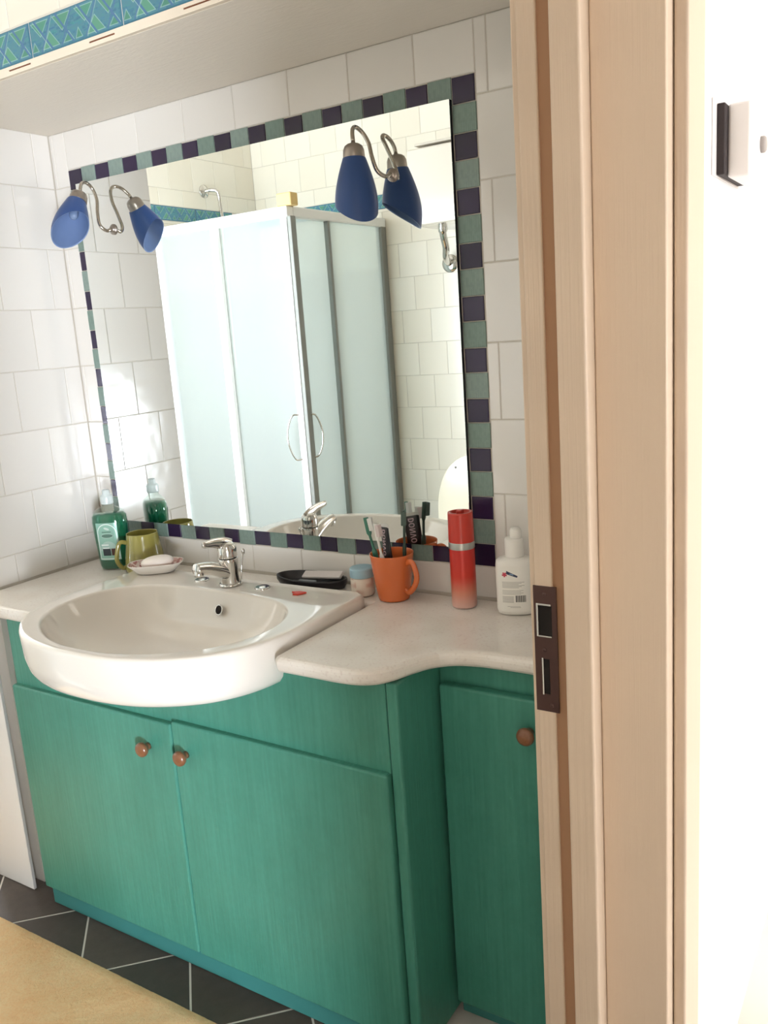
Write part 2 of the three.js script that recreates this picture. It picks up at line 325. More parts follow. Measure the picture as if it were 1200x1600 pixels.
// door frame: far jamb, seen close on the right
const door = struct(group('door_1'));
{
  const H = 2.1, y0 = 0.002;
  mesh('inner_casing', rboxGeo(1.4505, 1.4635, y0, H, 0.44, 0.535, 0.002), doorPaint, door);
  mesh('rebate', rboxGeo(1.4635, 1.4875, y0, H, 0.46, 0.55, 0.002), doorPaint, door);
  mesh('gasket', boxGeo(1.4875, 1.504, y0, H, 0.46, 0.5455), gasketMat, door);
  mesh('door_stop', rboxGeo(1.504, 1.5415, y0, H, 0.46, 0.554, 0.004, 3), doorPaint, door);
  mesh('jamb_lining', rboxGeo(1.5415, 1.6285, y0, H, 0.46, 0.525, 0.003, 3), doorPaint, door);
  mesh('casing', rboxGeo(1.6295, 1.6465, y0, H + 0.06, 0.418, 0.5, 0.004, 3), doorPaint, door);
  mesh('head_lining', boxGeo(1.464, 1.634, H, H + 0.02, 0.5, 1.68), doorPaint, door);
  mesh('near_lining', boxGeo(1.464, 1.634, y0, H, 1.66, 1.68), doorPaint, door);
  // strike plate
  const sp = new THREE.Shape(); sp.moveTo(1.4615, 0.0); sp.lineTo(1.4935, 0.0); sp.lineTo(1.4935, 0.176); sp.lineTo(1.4615, 0.176); sp.closePath();
  const hole = (x0, x1, a, b) => { const h = new THREE.Path(); h.moveTo(x0, a); h.lineTo(x0, b); h.lineTo(x1, b); h.lineTo(x1, a); h.closePath(); sp.holes.push(h); };
  hole(1.4675, 1.4865, 0.107, 0.151); hole(1.4735, 1.4815, 0.025, 0.075);
  const pl = mesh('strike_plate', extr(sp, 0.003, 0.0005, 1), bronze, door); pl.position.set(0, 0.871, 0.5492); pl.userData.label = 'brown metal strike plate';
  const hb = boxGeo(1.4675, 1.4865, 0.107, 0.151, 0.0009, 0.0013); const l1 = mesh('latch_hole', hb, darkHole, pl); 
  mesh('latch_lip', mergeGeometries([rboxGeo(1.4655, 1.4682, 0.106, 0.152, 0.0008, 0.0042, 0.0008, 1), rboxGeo(1.4655, 1.486, 0.1495, 0.1525, 0.0008, 0.004, 0.0008, 1), rboxGeo(1.4675, 1.486, 0.1055, 0.108, 0.0008, 0.0035, 0.0008, 1)]), chrome, pl);
  mesh('bolt_hole', boxGeo(1.4735, 1.4815, 0.025, 0.075, 0.0009, 0.0013), darkHole, pl);
  mesh('bolt_lip', rboxGeo(1.4712, 1.4738, 0.024, 0.077, 0.0008, 0.0045, 0.001, 1), chrome, pl);
  for (const [x, y] of [[1.4775, 0.165], [1.4755, 0.088], [1.484, 0.010]]) { const g = new THREE.SphereGeometry(0.003, 12, 6, 0, Math.PI * 2, 0, Math.PI / 2); g.rotateX(Math.PI / 2); g.scale(1, 1, 0.4); g.translate(x, y, 0.0028); mesh('screw', g, bronze, pl); }
}

// ------------------------------------------------------------------ vanity cabinet
const CT = -0.07 + F;                               // counter top
const cab = group('vanity_cabinet', new THREE.Vector3(0.6, 0.0, 0.2));
tag(cab, 'long teal painted vanity cabinet with three doors under the pale countertop', 'cabinet');
const inCab = (g) => metreUV(g.translate(-0.6, 0, -0.2));
{
  const part = (n, g, m = teal, parent = cab) => mesh(n, inCab(g), m, parent);
  const ub = -0.102 + F;
  part('side_panel', rboxGeo(0.032, 0.05, 0.02, ub, 0.05, 0.378, 0.002));
  part('side_panel', rboxGeo(1.118, 1.138, 0.02, ub, 0.2, 0.396, 0.006, 3));
  part('bottom_panel', boxGeo(0.05, 1.118, 0.06, 0.076, 0.05, 0.376));
  // fixed front panel with the recess that takes the basin
  const s = new THREE.Shape(); s.moveTo(0.034, -0.34); s.lineTo(1.112, -0.34); s.lineTo(1.112, -0.1025); { const N = [[0.339, -0.1025], [0.332, -0.112], [0.314, -0.125], [0.279, -0.135], [0.219, -0.145], [0.15, -0.16], [0.14, -0.2], [0.06, -0.21]]; for (const [x, y] of [...N, ...N.map(([x, y]) => [-x, y]).reverse()]) s.lineTo(0.561 + x, y); }
  s.lineTo(0.034, -0.1025); s.closePath();
  const fp = extr(s, 0.016, 0.0015, 1); fp.translate(0, F, 0.3795); part('front_panel', fp);
  part('corner_post', rboxGeo(1.1145, 1.137, 0.05, ub, 0.37, 0.3965, 0.004, 3));
  const knobGeo = lathe([[0, 0.0], [0.0085, 0], [0.0078, 0.006], [0.0085, 0.010], [0.0145, 0.015], [0.0165, 0.020], [0.0155, 0.0255], [0.010, 0.0295], [0, 0.0305]], 24); knobGeo.rotateX(Math.PI / 2);
  const doorLeaf = (x0, x1, y0, y1, z0, z1, kx, ky, kl) => {
    const d = part('door', rboxGeo(x0, x1, y0 + F, y1 + F, z0, z1, 0.0055, 3));
    const k = mesh('knob', knobGeo, wood, d); k.position.set(kx - 0.6, ky + F, z1 - 0.2 - 0.0005); k.userData.label = kl; return d;
  };
  doorLeaf(0.033, 0.5715, -0.838, -0.284, 0.3855, 0.408, 0.4985, -0.347, 'turned brown wooden knob');
  doorLeaf(0.5745, 1.112, -0.838, -0.276, 0.3855, 0.408, 0.6115, -0.343, 'turned brown wooden knob');
  part('plinth', rboxGeo(0.04, 1.136, 0.001, 0.052, 0.365, 0.395, 0.003), plinthPaint);
  // recessed right part
  part('face_frame', boxGeo(1.139, 1.448, 0.06, ub, 0.225, 0.243));
  doorLeaf(1.147, 1.446, -0.838, -0.152, 0.2435, 0.266, 1.326, -0.212, 'turned brown wooden knob');
  part('plinth', rboxGeo(1.139, 1.448, 0.001, 0.052, 0.2, 0.23, 0.003), plinthPaint);
}
// countertop with the cut-out for the basin
const counter = tag(group('countertop', new THREE.Vector3(0.6, CT, 0)), 'pale stone countertop with an S-shaped front edge on the right of the basin', 'countertop');
{
  const curve = new THREE.CatmullRomCurve3([[1.448, 0.283], [1.36, 0.281], [1.29, 0.281], [1.235, 0.285], [1.195, 0.298], [1.168, 0.322], [1.15, 0.356], [1.135, 0.392], [1.115, 0.42], [1.085, 0.436], [1.05, 0.4415], [0.985, 0.442]].map(([x, z]) => new THREE.Vector3(x, 0, z))).getPoints(48).map((p) => [p.x, p.z]);
  const pts = [[-0.056, 0.002], [1.448, 0.002], ...curve, [0.914, 0.442], [0.9005, 0.43], [0.9005, 0.108], [0.2205, 0.108], [0.2205, 0.415], [0.236, 0.44], [-0.056, 0.44]].map(([x, z]) => [x - 0.6, z]);
  mesh('slab', metreUV(planGeo(pts, 0.031, 0.0125, 4)), counterMat, counter);
}

// ------------------------------------------------------------------ basin
const RIM = -0.047 + F;
const basin = tag(group('washbasin', new THREE.Vector3(0.561, RIM, 0.38)), 'white ceramic semi-recessed washbasin with a bulging front', 'washbasin');
{
  const N = 144;
  const half = [[0, 0.618], [0.05, 0.6165], [0.1, 0.610], [0.16, 0.594], [0.22, 0.565], [0.27, 0.527], [0.305, 0.48], [0.325, 0.43], [0.334, 0.37], [0.337, 0.3], [0.337, 0.2], [0.336, 0.125], [0.332, 0.115], [0.322, 0.111], [0.2, 0.111], [0, 0.111]];
  const inner = [[0, 0.588], [0.06, 0.585], [0.12, 0.569], [0.18, 0.54], [0.23, 0.5], [0.262, 0.45], [0.277, 0.4], [0.278, 0.36], [0.265, 0.31], [0.235, 0.264], [0.19, 0.234], [0.13, 0.22], [0.07, 0.216], [0, 0.215]];
  const smooth = (h, close) => {
    const full = [...h, ...h.slice(1, -1).reverse().map(([x, z]) => [-x, z])];
    return close ? new THREE.CatmullRomCurve3(full.map(([x, z]) => new THREE.Vector3(x, 0, z - 0.38)), true, 'centripetal').getPoints(600).map((p) => [p.x, p.z]) : full.map(([x, z]) => [x, z - 0.38]);
  };
  const polar = (poly) => {                       // radius toward each of N directions
    const R = [];
    for (let i = 0; i < N; i++) {
      const a = i / N * 2 * Math.PI, dx = Math.cos(a), dz = Math.sin(a); let best = 0;
      for (let k = 0; k < poly.length; k++) {
        const [x1, z1] = poly[k], [x2, z2] = poly[(k + 1) % poly.length], ex = x2 - x1, ez = z2 - z1, den = dx * ez - dz * ex; if (Math.abs(den) < 1e-9) continue;
        const t = (x1 * ez - z1 * ex) / den, u = (x1 * dz - z1 * dx) / den; if (t > 0 && u >= -1e-6 && u <= 1 + 1e-6) best = Math.max(best, t);
      }
      R.push(best);
    }
    return R;
  };
  const RO = polar(smooth(half, true)), RI = polar(smooth(inner, true));
  const ring = (f, y) => Array.from({ length: N }, (_, i) => { const a = i / N * 2 * Math.PI, r = f(i, a); return [Math.cos(a) * r, typeof y === 'function' ? y(i, a) : y, Math.sin(a) * r]; });
  const bowl = [];
  for (let k = 0; k <= 18; k++) { const s = 0.09 + 0.91 * k / 18; bowl.push(ring((i) => RI[i] * s, -0.006 - 0.118 * Math.pow(1 - Math.pow(s, 3.4), 0.8))); }
  const deckSlope = (i, a) => 0;
  const R = [
    ...bowl,
    ring((i) => RI[i] + 0.002, -0.0035), ring((i) => RI[i] + 0.0045, -0.0015), ring((i) => RI[i] + 0.008, -0.0005),
    ring((i) => RI[i] + (RO[i] - RI[i]) * 0.6, 0.0), ring((i) => RO[i] - 0.009, -0.0005), ring((i) => RO[i] - 0.005, -0.002), ring((i) => RO[i] - 0.002, -0.005), ring((i) => RO[i], -0.011),
    ring((i) => RO[i] - 0.0008, -0.03), ring((i) => RO[i] * 0.992, -0.06), ring((i) => RO[i] * 0.975, -0.082), ring((i) => RO[i] * 0.95, -0.094), ring((i) => RO[i] * 0.91, -0.101), ring((i) => RO[i] * 0.8, -0.106),
    ring((i) => RI[i] * 0.75, -0.125), ring((i) => RI[i] * 0.4, -0.145), ring((i) => RI[i] * 0.12, -0.15),
  ];
  mesh('bowl', rings(R, false, false), ceramic, basin);
  const dr = lathe([[0, -0.002], [0.018, -0.002], [0.022, 0.0], [0.026, 0.0005], [0.026, -0.004]], 32); dr.translate(0, -0.1235, 0.0); mesh('drain', dr, chrome, basin);
  // overflow opening on the rear slope of the bowl
  const ov = lathe([[0.0, 0.0012], [0.0085, 0.0012], [0.0088, -0.004]], 28); ov.rotateX(1.15); ov.scale(1, 1.15, 1);
  const o = mesh('overflow_hole', ov, darkHole, basin); o.position.set(0.583 - 0.561, -0.0365, 0.2365 - 0.38);
  const orr = new THREE.TorusGeometry(0.0098, 0.0016, 8, 28); orr.rotateX(-0.42); orr.scale(1, 1.15, 1); const o2 = mesh('overflow_ring', orr, chrome, basin); o2.position.copy(o.position);
  const cap = lathe([[0.0175, -0.001], [0.0175, 0.0015], [0.0155, 0.003], [0.012, 0.0018], [0.006, 0.0032], [0, 0.0036]], 32);
  for (const x of [0.468, 0.652]) mesh('tap_hole_cover', cap, chrome, basin).position.set(x - 0.561, 0.0005, 0.163 - 0.38);
}
// mixer tap
const tap = tag(group('mixer_tap', new THREE.Vector3(0.562, RIM, 0.168)), 'chrome single-lever mixer tap at the rear of the washbasin', 'tap');
{
  mesh('base_ring', lathe([[0, 0.0002], [0.0265, 0.0002], [0.0268, 0.003], [0.025, 0.006], [0.0235, 0.0065]], 40), chrome, tap);
  mesh('body', lathe([[0.0225, 0.005], [0.0215, 0.015], [0.0208, 0.028], [0.0215, 0.042], [0.0225, 0.056], [0.0222, 0.062], [0.0215, 0.064], [0, 0.064]], 40), chrome, tap);
  mesh('spout', sweep([[0, 0.024, 0], [0, 0.034, 0.016], [0, 0.045, 0.036], [0, 0.0545, 0.06], [0, 0.0605, 0.083], [0, 0.0635, 0.103]].map((p) => new THREE.Vector3(...p)), (t) => [0.0165 - 0.0055 * t, 0.0175 - 0.0045 * t], 28, 22), chrome, tap);
  const a = lathe([[0, 0], [0.0095, 0], [0.0105, 0.002], [0.0105, 0.011], [0.009, 0.014]], 28); const ae = mesh('aerator', a, chrome, tap); ae.position.set(0, 0.0455, 0.096); ae.rotation.x = -0.12;
  mesh('cartridge_head', lathe([[0.0212, 0.0655], [0.0218, 0.068], [0.0215, 0.084], [0.0195, 0.093], [0.0135, 0.0995], [0, 0.1015]], 40), chrome, tap);
  mesh('lever', sweep([[0, 0.089, -0.012], [0, 0.098, 0.004], [0, 0.104, 0.024], [0, 0.1085, 0.046], [0.001, 0.1105, 0.066], [0.001, 0.1115, 0.075]].map((p) => new THREE.Vector3(...p)), (t) => [t > 0.97 ? 0.003 : 0.0048 - 0.001 * t, t > 0.97 ? 0.006 : 0.0165 - 0.0095 * t], 28, 18), chrome, tap);
  const rod = mesh('lift_rod', sweep([[0.002, 0.002, -0.034], [0.003, 0.03, -0.038], [0.004, 0.062, -0.046]].map((p) => new THREE.Vector3(...p)), (t) => 0.002, 10, 10), chrome, tap);
  const kn = new THREE.SphereGeometry(0.0045, 16, 12); kn.scale(1, 1.7, 1); mesh('knob', kn, chrome, rod).position.set(0.0045, 0.067, -0.0472);
}

// ------------------------------------------------------------------ mirror and its lamps
const mirror = tag(group('mirror', V(0.5675, 0.475, 0.006)), 'large frameless wall mirror inside the checkered tile border', 'mirror');
mesh('backing', boxGeo(-0.5325, 0.5325, -0.4355, 0.4355, -0.0038, 0.0048), new S({ color: 0x16161a, roughness: 0.5 }), mirror);
mesh('glass', boxGeo(-0.5325, 0.5325, -0.4355, 0.4355, 0.0048, 0.006), new S({ color: 0xf2f5f3, metalness: 1, roughness: 0.0 }), mirror);

function wallLamp(label, mount, armPts, capTop, capBot, axis, longDir, L0, dL) {
  const root = group('wall_lamp', mount); tag(root, label, 'wall lamp');
  const rel = (p) => p.clone().sub(mount);
  const pl = lathe([[0, 0.0], [0.0125, 0.0], [0.013, 0.002], [0.0105, 0.0045], [0.007, 0.006], [0.0062, 0.009], [0, 0.0105]], 28); pl.rotateX(Math.PI / 2); mesh('mount', pl, nickel, root);
  mesh('arm', sweep(armPts.map(rel), (t) => 0.0042, 64, 12), new S({ color: 0xb9b1a6, metalness: 1, roughness: 0.16 }), root);
  const Q = new THREE.Quaternion().setFromUnitVectors(new THREE.Vector3(0, -1, 0), axis.clone().normalize());
  const h = capTop.distanceTo(capBot);
  const cg = lathe([[0, 0], [0.004, 0], [0.0045, -0.003], [0.012, -0.005], [0.0175, -0.009], [0.0205, -0.016], [0.0215, -h], [0.0195, -h]], 32);
  const c = mesh('socket_cap', cg, nickel, root); c.position.copy(rel(capTop)); c.quaternion.copy(Q);
  // blown shade, cut off at a slant
  const n = 48, m = 26, prof = (t) => 0.0225 + 0.0195 * Math.sin(Math.min(1, t / 0.72) * Math.PI / 2) - 0.006 * Math.max(0, (t - 0.66) / 0.34) ** 2;
  const li = longDir.clone().applyQuaternion(Q.clone().invert()), ph = Math.atan2(li.z, li.x), O = [], I = [];
  for (let k = 0; k <= m; k++) {
    const ro = [], ri = [];
    for (let j = 0; j < n; j++) { const a = j / n * 2 * Math.PI, L = L0 + dL * Math.cos(a - ph), y = -(k / m) * L, r = prof((k / m) * L / (L0 + dL)); ro.push([r * Math.cos(a), y, r * Math.sin(a)]); ri.push([(r - 0.0022) * Math.cos(a), y + (k === m ? 0.0008 : 0), (r - 0.0022) * Math.sin(a)]); }
    O.push(ro); I.unshift(ri);
  }
  const sh = mesh('shade', rings(O, false, false), blueGlass, root); sh.position.copy(rel(capBot)); sh.quaternion.copy(Q); sh.userData.label = 'deep blue frosted glass shade';
  mesh('shade_lining', rings([O[m], ...I], false, false), paleBlue, sh).userData.label = 'paler blue inside of the shade';
  const bg = lathe([[0, -0.048], [0.006, -0.0468], [0.0095, -0.042], [0.0105, -0.037], [0.0095, -0.028], [0.0085, -0.018], [0.0085, 0.0], [0, 0.0]], 24);
  const b = mesh('bulb', bg, new Ph({ color: 0x7f93b4, roughness: 0.06, clearcoat: 1 }), root); b.position.copy(rel(capBot)); b.quaternion.copy(Q);
  return root;
}
wallLamp('single-arm lamp with a blue glass shade at the mirror\'s left edge', V(0.153, 0.787, 0.012),
  [[0.153, 0.787, 0.02], [0.152, 0.783, 0.034], [0.146, 0.795, 0.047], [0.139, 0.825, 0.044], [0.133, 0.86, 0.036], [0.127, 0.887, 0.042], [0.126, 0.8965, 0.056], [0.131, 0.893, 0.073], [0.138, 0.881, 0.085], [0.142, 0.872, 0.0905]].map((p) => V(...p)),
  V(0.142, 0.872, 0.0905), V(0.1428, 0.846, 0.106), new THREE.Vector3(0.12, -0.8, 0.45), new THREE.Vector3(-1, 0, 0.08), 0.078, 0.036);
wallLamp('single-arm lamp with a blue glass shade near the mirror\'s right end', V(0.968, 0.795, 0.012),
  [[0.968, 0.795, 0.02], [0.964, 0.791, 0.036], [0.956, 0.8, 0.05], [0.947, 0.826, 0.052], [0.937, 0.856, 0.046], [0.926, 0.877, 0.05], [0.922, 0.884, 0.064], [0.925, 0.878, 0.08], [0.929, 0.864, 0.089], [0.931, 0.853, 0.091]].map((p) => V(...p)),
  V(0.931, 0.853, 0.091), V(0.932, 0.822, 0.093), new THREE.Vector3(0.02, -1, 0.06), new THREE.Vector3(0.78, 0, 0.6), 0.094, 0.03);

// ------------------------------------------------------------------ things on the counter
const O = (n, x, z, label, cat, y = CT, grp) => tag(group(n, new THREE.Vector3(x, y + 0.0004, z)), label, cat, grp);
function mugHandle(r0, y0, r1, y1, out, tr) { return sweep([[r0 - 0.003, y0, 0], [r0 + out * 0.55, y0 + 0.004, 0], [r0 + out, (y0 * 0.62 + y1 * 0.38), 0], [Math.max(r0, r1) + out * 0.82, y1 * 0.7 + y0 * 0.3, 0], [r1 + out * 0.3, y1 - 0.002, 0], [r1 - 0.003, y1 + 0.002, 0]].map((p) => new THREE.Vector3(...p)), () => [tr * 0.75, tr], 40, 14); }
// orange mug
const omug = O('mug', 0.937, 0.066, 'orange mug holding toothbrushes and a dark tube', 'mug');
{
  const m = new Ph({ color: 0xd96f3a, roughness: 0.2, clearcoat: 0.3 });
  mesh('cup', lathe([[0, 0.001], [0.03, 0], [0.0335, 0.0015], [0.0345, 0.006], [0.0385, 0.03], [0.0425, 0.06], [0.0465, 0.094], [0.0475, 0.101], [0.0468, 0.1025], [0.0455, 0.1015], [0.0435, 0.092], [0.039, 0.05], [0.0345, 0.012], [0.03, 0.006], [0, 0.005]], 56), m, omug);
  const h = mesh('handle', mugHandle(0.0445, 0.085, 0.0385, 0.024, 0.027, 0.0065), m, omug); h.rotation.y = -0.25;
}
function toothbrush(label, foot, head, twist, bodyM, bristleM) {
  const o = tag(group('toothbrush', foot), label, 'toothbrush', 'toothbrushes in the orange mug'), L = foot.distanceTo(head);
  o.quaternion.setFromUnitVectors(new THREE.Vector3(0, 1, 0), head.clone().sub(foot).normalize()); o.rotateY(twist);
  mesh('handle', sweep([[0, 0, 0], [0, L * 0.3, 0.001], [0, L * 0.62, 0], [0, L * 0.8, -0.001], [0, L, 0]].map((p) => new THREE.Vector3(...p)), (t) => (t < 0.6 ? [0.0042, 0.0058] : t < 0.8 ? [0.0028, 0.003] : [0.0026, 0.0058]), 30, 12), bodyM, o);
  mesh('bristles', rboxGeo(-0.0052, 0.0052, L * 0.83, L * 0.99, 0.002, 0.0125, 0.0012, 1), bristleM, o);
  return o;
}
const brGreen = new Ph({ color: 0x3f7a66, roughness: 0.35 }), brWhite = new Ph({ color: 0xe9e6df, roughness: 0.4 }), bristle = new S({ color: 0xe6e6e2, roughness: 0.8 });
toothbrush('green toothbrush leaning left in the orange mug', V(0.919, -0.058, 0.074), V(0.898, 0.113, 0.096), 1.9, brGreen, bristle);
toothbrush('white toothbrush leaning forward in the orange mug', V(0.94, -0.058, 0.088), V(0.923, 0.102, 0.1), 1.3, brWhite, new S({ color: 0xd8c9c6, roughness: 0.8 }));
toothbrush('dark grey toothbrush standing behind the dark tube', V(0.955, -0.058, 0.05), V(0.969, 0.124, 0.056), 0.4, new Ph({ color: 0x33493f, roughness: 0.4 }), new S({ color: 0x53645c, roughness: 0.8 }));
{
  const foot = V(0.938, -0.056, 0.075), top = V(0.925, 0.088, 0.068);
  const tube = tag(group('toothpaste_tube', foot), 'dark flat toothpaste tube with pale vertical letters in the orange mug', 'tube');
  tube.quaternion.setFromUnitVectors(new THREE.Vector3(0, 1, 0), top.clone().sub(foot).normalize()); tube.rotateY(2.61);
  const L = foot.distanceTo(top), tex = canvasTex(512, 128, (x, w, h) => { x.fillStyle = '#2a2228'; x.fillRect(0, 0, w, h); x.fillStyle = '#15131a'; x.fillRect(0, h * 0.82, w, h * 0.18); x.fillStyle = '#d0b6bd'; x.font = 'bold 62px sans-serif'; x.textBaseline = 'middle'; x.fillText('DONVO', 14, h * 0.46, 205); });
  const R = []; for (let k = 0; k <= 12; k++) { const t = k / 12, r = []; for (let j = 0; j < 32; j++) { const a = j / 32 * 2 * Math.PI; r.push([Math.cos(a) * (0.0165 + 0.0015 * t), t * L, Math.sin(a) * (0.011 * (1 - t) + 0.0018)]); } R.push(r); }
  const g = rings(R, true, true), p = g.attributes.position, uv = new Float32Array(p.count * 2); for (let i = 0; i < p.count; i++) { uv[2 * i] = 1 - p.getY(i) / L; uv[2 * i + 1] = 0.5 + p.getX(i) / 0.037; } g.setAttribute('uv', new THREE.BufferAttribute(uv, 2));
  mesh('body', g, new Ph({ map: tex, roughness: 0.3 }), tube);
  mesh('crimp', boxGeo(-0.018, 0.018, L - 0.001, L + 0.007, -0.0009, 0.0009), brWhite, tube);
}
// spray can
const can = O('spray_can', 1.103, 0.06, 'tall red spray can with a silver ring, fading to pink at its foot', 'spray can');
{
  const tex = canvasTex(512, 512, (x, w, h) => {
    const g = x.createLinearGradient(0, 0, 0, h); g.addColorStop(0, '#c8302a'); g.addColorStop(0.45, '#cf3b2c'); g.addColorStop(0.72, '#d88a72'); g.addColorStop(1, '#e2bdb2'); x.fillStyle = g; x.fillRect(0, 0, w, h);
    x.fillStyle = '#d9c9c9'; x.fillRect(w * 0.60, 0, w * 0.055, h); x.fillStyle = '#b9a8ad'; x.fillRect(w * 0.605, h * 0.1, w * 0.03, h * 0.5); x.fillStyle = '#8d8178'; x.fillRect(w * 0.615, h * 0.7, w * 0.035, h * 0.2);
    x.fillStyle = '#e9ddd6'; x.beginPath(); x.ellipse(w * 0.335, h * 0.33, w * 0.018, h * 0.1, 0, 0, 7); x.fill(); x.fillRect(w * 0.33, h * 0.6, w * 0.03, h * 0.3);
    x.fillStyle = '#b03a34'; x.beginPath(); x.arc(w * 0.385, h * 0.87, 6, 0, 7); x.fill();
  });
  const b = lathe([[0, 0.0005], [0.0225, 0], [0.0252, 0.002], [0.026, 0.006], [0.026, 0.122], [0.0258, 0.1245]], 48); 
  { const p = b.attributes.position, uv = b.attributes.uv; for (let i = 0; i < p.count; i++) uv.setY(i, p.getY(i) / 0.1245); }
  const cb = mesh('can', b, new Ph({ map: tex, roughness: 0.3, metalness: 0.15 }), can); cb.rotation.y = 1.05;
  mesh('ring', lathe([[0.0258, 0.124], [0.0268, 0.125], [0.0268, 0.137], [0.0255, 0.1385]], 48), new S({ color: 0xb5b7b2, metalness: 0.8, roughness: 0.35 }), can);
  mesh('cap', lathe([[0.0258, 0.138], [0.0262, 0.14], [0.0255, 0.196], [0.0248, 0.199], [0.0205, 0.199], [0.02, 0.192], [0, 0.192]], 48), new Ph({ color: 0xc63a2c, roughness: 0.28 }), can);
  const n = rboxGeo(-0.006, 0.006, 0.192, 0.203, -0.008, 0.008, 0.003); mesh('nozzle', n, new Ph({ color: 0xb53428, roughness: 0.3 }), can);
}
// white lotion bottle
const lotion = O('lotion_bottle', 1.219, 0.062, 'white lotion bottle with a small red and blue mark beside the door frame', 'bottle');
{
  const m = new Ph({ color: 0xf0ebe2, roughness: 0.35 });
  const oval = (rx, rz, y) => Array.from({ length: 40 }, (_, i) => { const a = i / 40 * 2 * Math.PI, c = Math.cos(a), s = Math.sin(a); return [Math.sign(c) * Math.abs(c) ** 0.8 * rx, y, Math.sign(s) * Math.abs(s) ** 0.8 * rz]; });
  const R = [[0.03, 0.018, 0], [0.035, 0.022, 0.003], [0.0375, 0.0245, 0.012], [0.038, 0.025, 0.06], [0.038, 0.025, 0.1], [0.037, 0.024, 0.108], [0.032, 0.021, 0.113], [0.022, 0.017, 0.116], [0.016, 0.016, 0.117]].map((a) => oval(...a));
  mesh('body', rings(R, true, true), m, lotion).rotation.y = 0.35;
  mesh('collar', lathe([[0.016, 0.1165], [0.0185, 0.117], [0.0185, 0.15], [0.017, 0.154], [0.011, 0.1555], [0, 0.1555]], 32), m, lotion);
  const nz = mesh('flip_nozzle', lathe([[0.0115, 0.155], [0.0118, 0.156], [0.0112, 0.169], [0.009, 0.1735], [0, 0.1745]], 28), m, lotion); nz.position.x = 0.004;
  const tex = canvasTex(256, 400, (x, w, h) => {
    x.fillStyle = '#f1ece3'; x.fillRect(0, 0, w, h);
    x.fillStyle = '#c23a50'; x.save(); x.translate(42, 66); for (let k = 0; k < 5; k++) { x.rotate(1.2566); x.fillRect(-7, 0, 14, 22); } x.restore();
    x.save(); x.translate(64, 44); x.rotate(0.28); x.fillStyle = '#2c3350'; x.beginPath(); x.moveTo(-8, -12); x.lineTo(96, 6); x.lineTo(96, 22); x.lineTo(-2, 16); x.closePath(); x.fill(); x.fillStyle = '#7f9bb8'; x.fillRect(26, 2, 34, 10); x.restore();
    x.fillStyle = '#9a948c'; for (let k = 0; k < 6; k++) x.fillRect(20, 130 + k * 10, 190 - (k % 3) * 24, 3.5); for (let k = 0; k < 4; k++) x.fillRect(20, 206 + k * 11, 180 - (k % 2) * 20, 3);
    x.fillStyle = '#8f8981'; for (let k = 0; k < 6; k++) x.fillRect(20, 262 + k * 10, 96, 3.5);
    x.fillStyle = '#4a4744'; [0, 6, 9, 16, 20, 28, 31, 38, 44, 47, 54, 60, 64, 71, 75, 81].forEach((p, i) => x.fillRect(132 + p, 252, i % 3 ? 3 : 5, 60));
    x.fillStyle = '#a39c93'; x.fillRect(60, 350, 110, 3); x.fillRect(84, 360, 90, 3);
  });
  const lg = new THREE.PlaneGeometry(0.058, 0.09, 16, 1), p = lg.attributes.position;
  for (let i = 0; i < p.count; i++) { const q = p.getX(i) / 0.0384; const c = Math.abs(q) ** 1.25, s = Math.pow(Math.max(0, 1 - c * c), 0.4); p.setZ(i, 0.0254 * s + 0.0003); }
  lg.computeVertexNormals(); const lb = mesh('label', lg, new Ph({ map: tex, roughness: 0.4 }), lotion); lb.position.y = 0.055; lb.rotation.y = 0.35;
  lb.position.applyAxisAngle(new THREE.Vector3(0, 1, 0), 0.35);
}
// small jar
const jar = O('jar', 0.857, 0.066, 'small white jar with a pale blue lid beside the orange mug', 'jar');
{
  mesh('body', lathe([[0, 0.0005], [0.022, 0], [0.0255, 0.003], [0.0265, 0.008], [0.0265, 0.036], [0.0245, 0.041], [0.0235, 0.043]], 40), new Ph({ color: 0xe9dccf, roughness: 0.4, map: dataTex(128, 128, (x, y, i) => mix([255, 252, 248], [222, 180, 168], Math.max(0, n2[(y + 40) * 256 + x] - 0.6) * 2).map(clamp), true, 1, 1) }), jar);
  mesh('lid', lathe([[0.0262, 0.0425], [0.0272, 0.044], [0.0272, 0.06], [0.0255, 0.0628], [0.02, 0.0635], [0, 0.0635]], 40), new Ph({ color: 0x9fbfcc, roughness: 0.35 }), jar);
}
// black oval tray with pale bits
const tray = O('trinket_tray', 0.705, 0.052, 'black oval tray with pale strips against the tiles behind the basin', 'tray');
{
  const ov = (s, t, y) => Array.from({ length: 56 }, (_, i) => { const a = i / 56 * 2 * Math.PI; return [Math.cos(a) * s, y, Math.sin(a) * t]; });
  mesh('dish', rings([ov(0.07, 0.026, 0.006), ov(0.082, 0.033, 0.008), ov(0.09, 0.0385, 0.022), ov(0.0925, 0.041, 0.0245), ov(0.0955, 0.043, 0.0235), ov(0.0955, 0.0432, 0.015), ov(0.088, 0.038, 0.003), ov(0.08, 0.034, 0.0)], true, true), new Ph({ color: 0x1d191d, roughness: 0.3 }), tray).rotation.y = 0.02;
}
const strip1 = tag(mesh('hair_comb', rboxGeo(-0.055, 0.055, -0.004, 0.004, -0.011, 0.011, 0.003), new Ph({ color: 0xd9d0cc, roughness: 0.4 })), 'pale flat comb lying at the back of the black tray', 'comb'); strip1.position.set(0.725, CT + 0.024, 0.034); strip1.rotation.set(0.5, 0.05, 0.06);
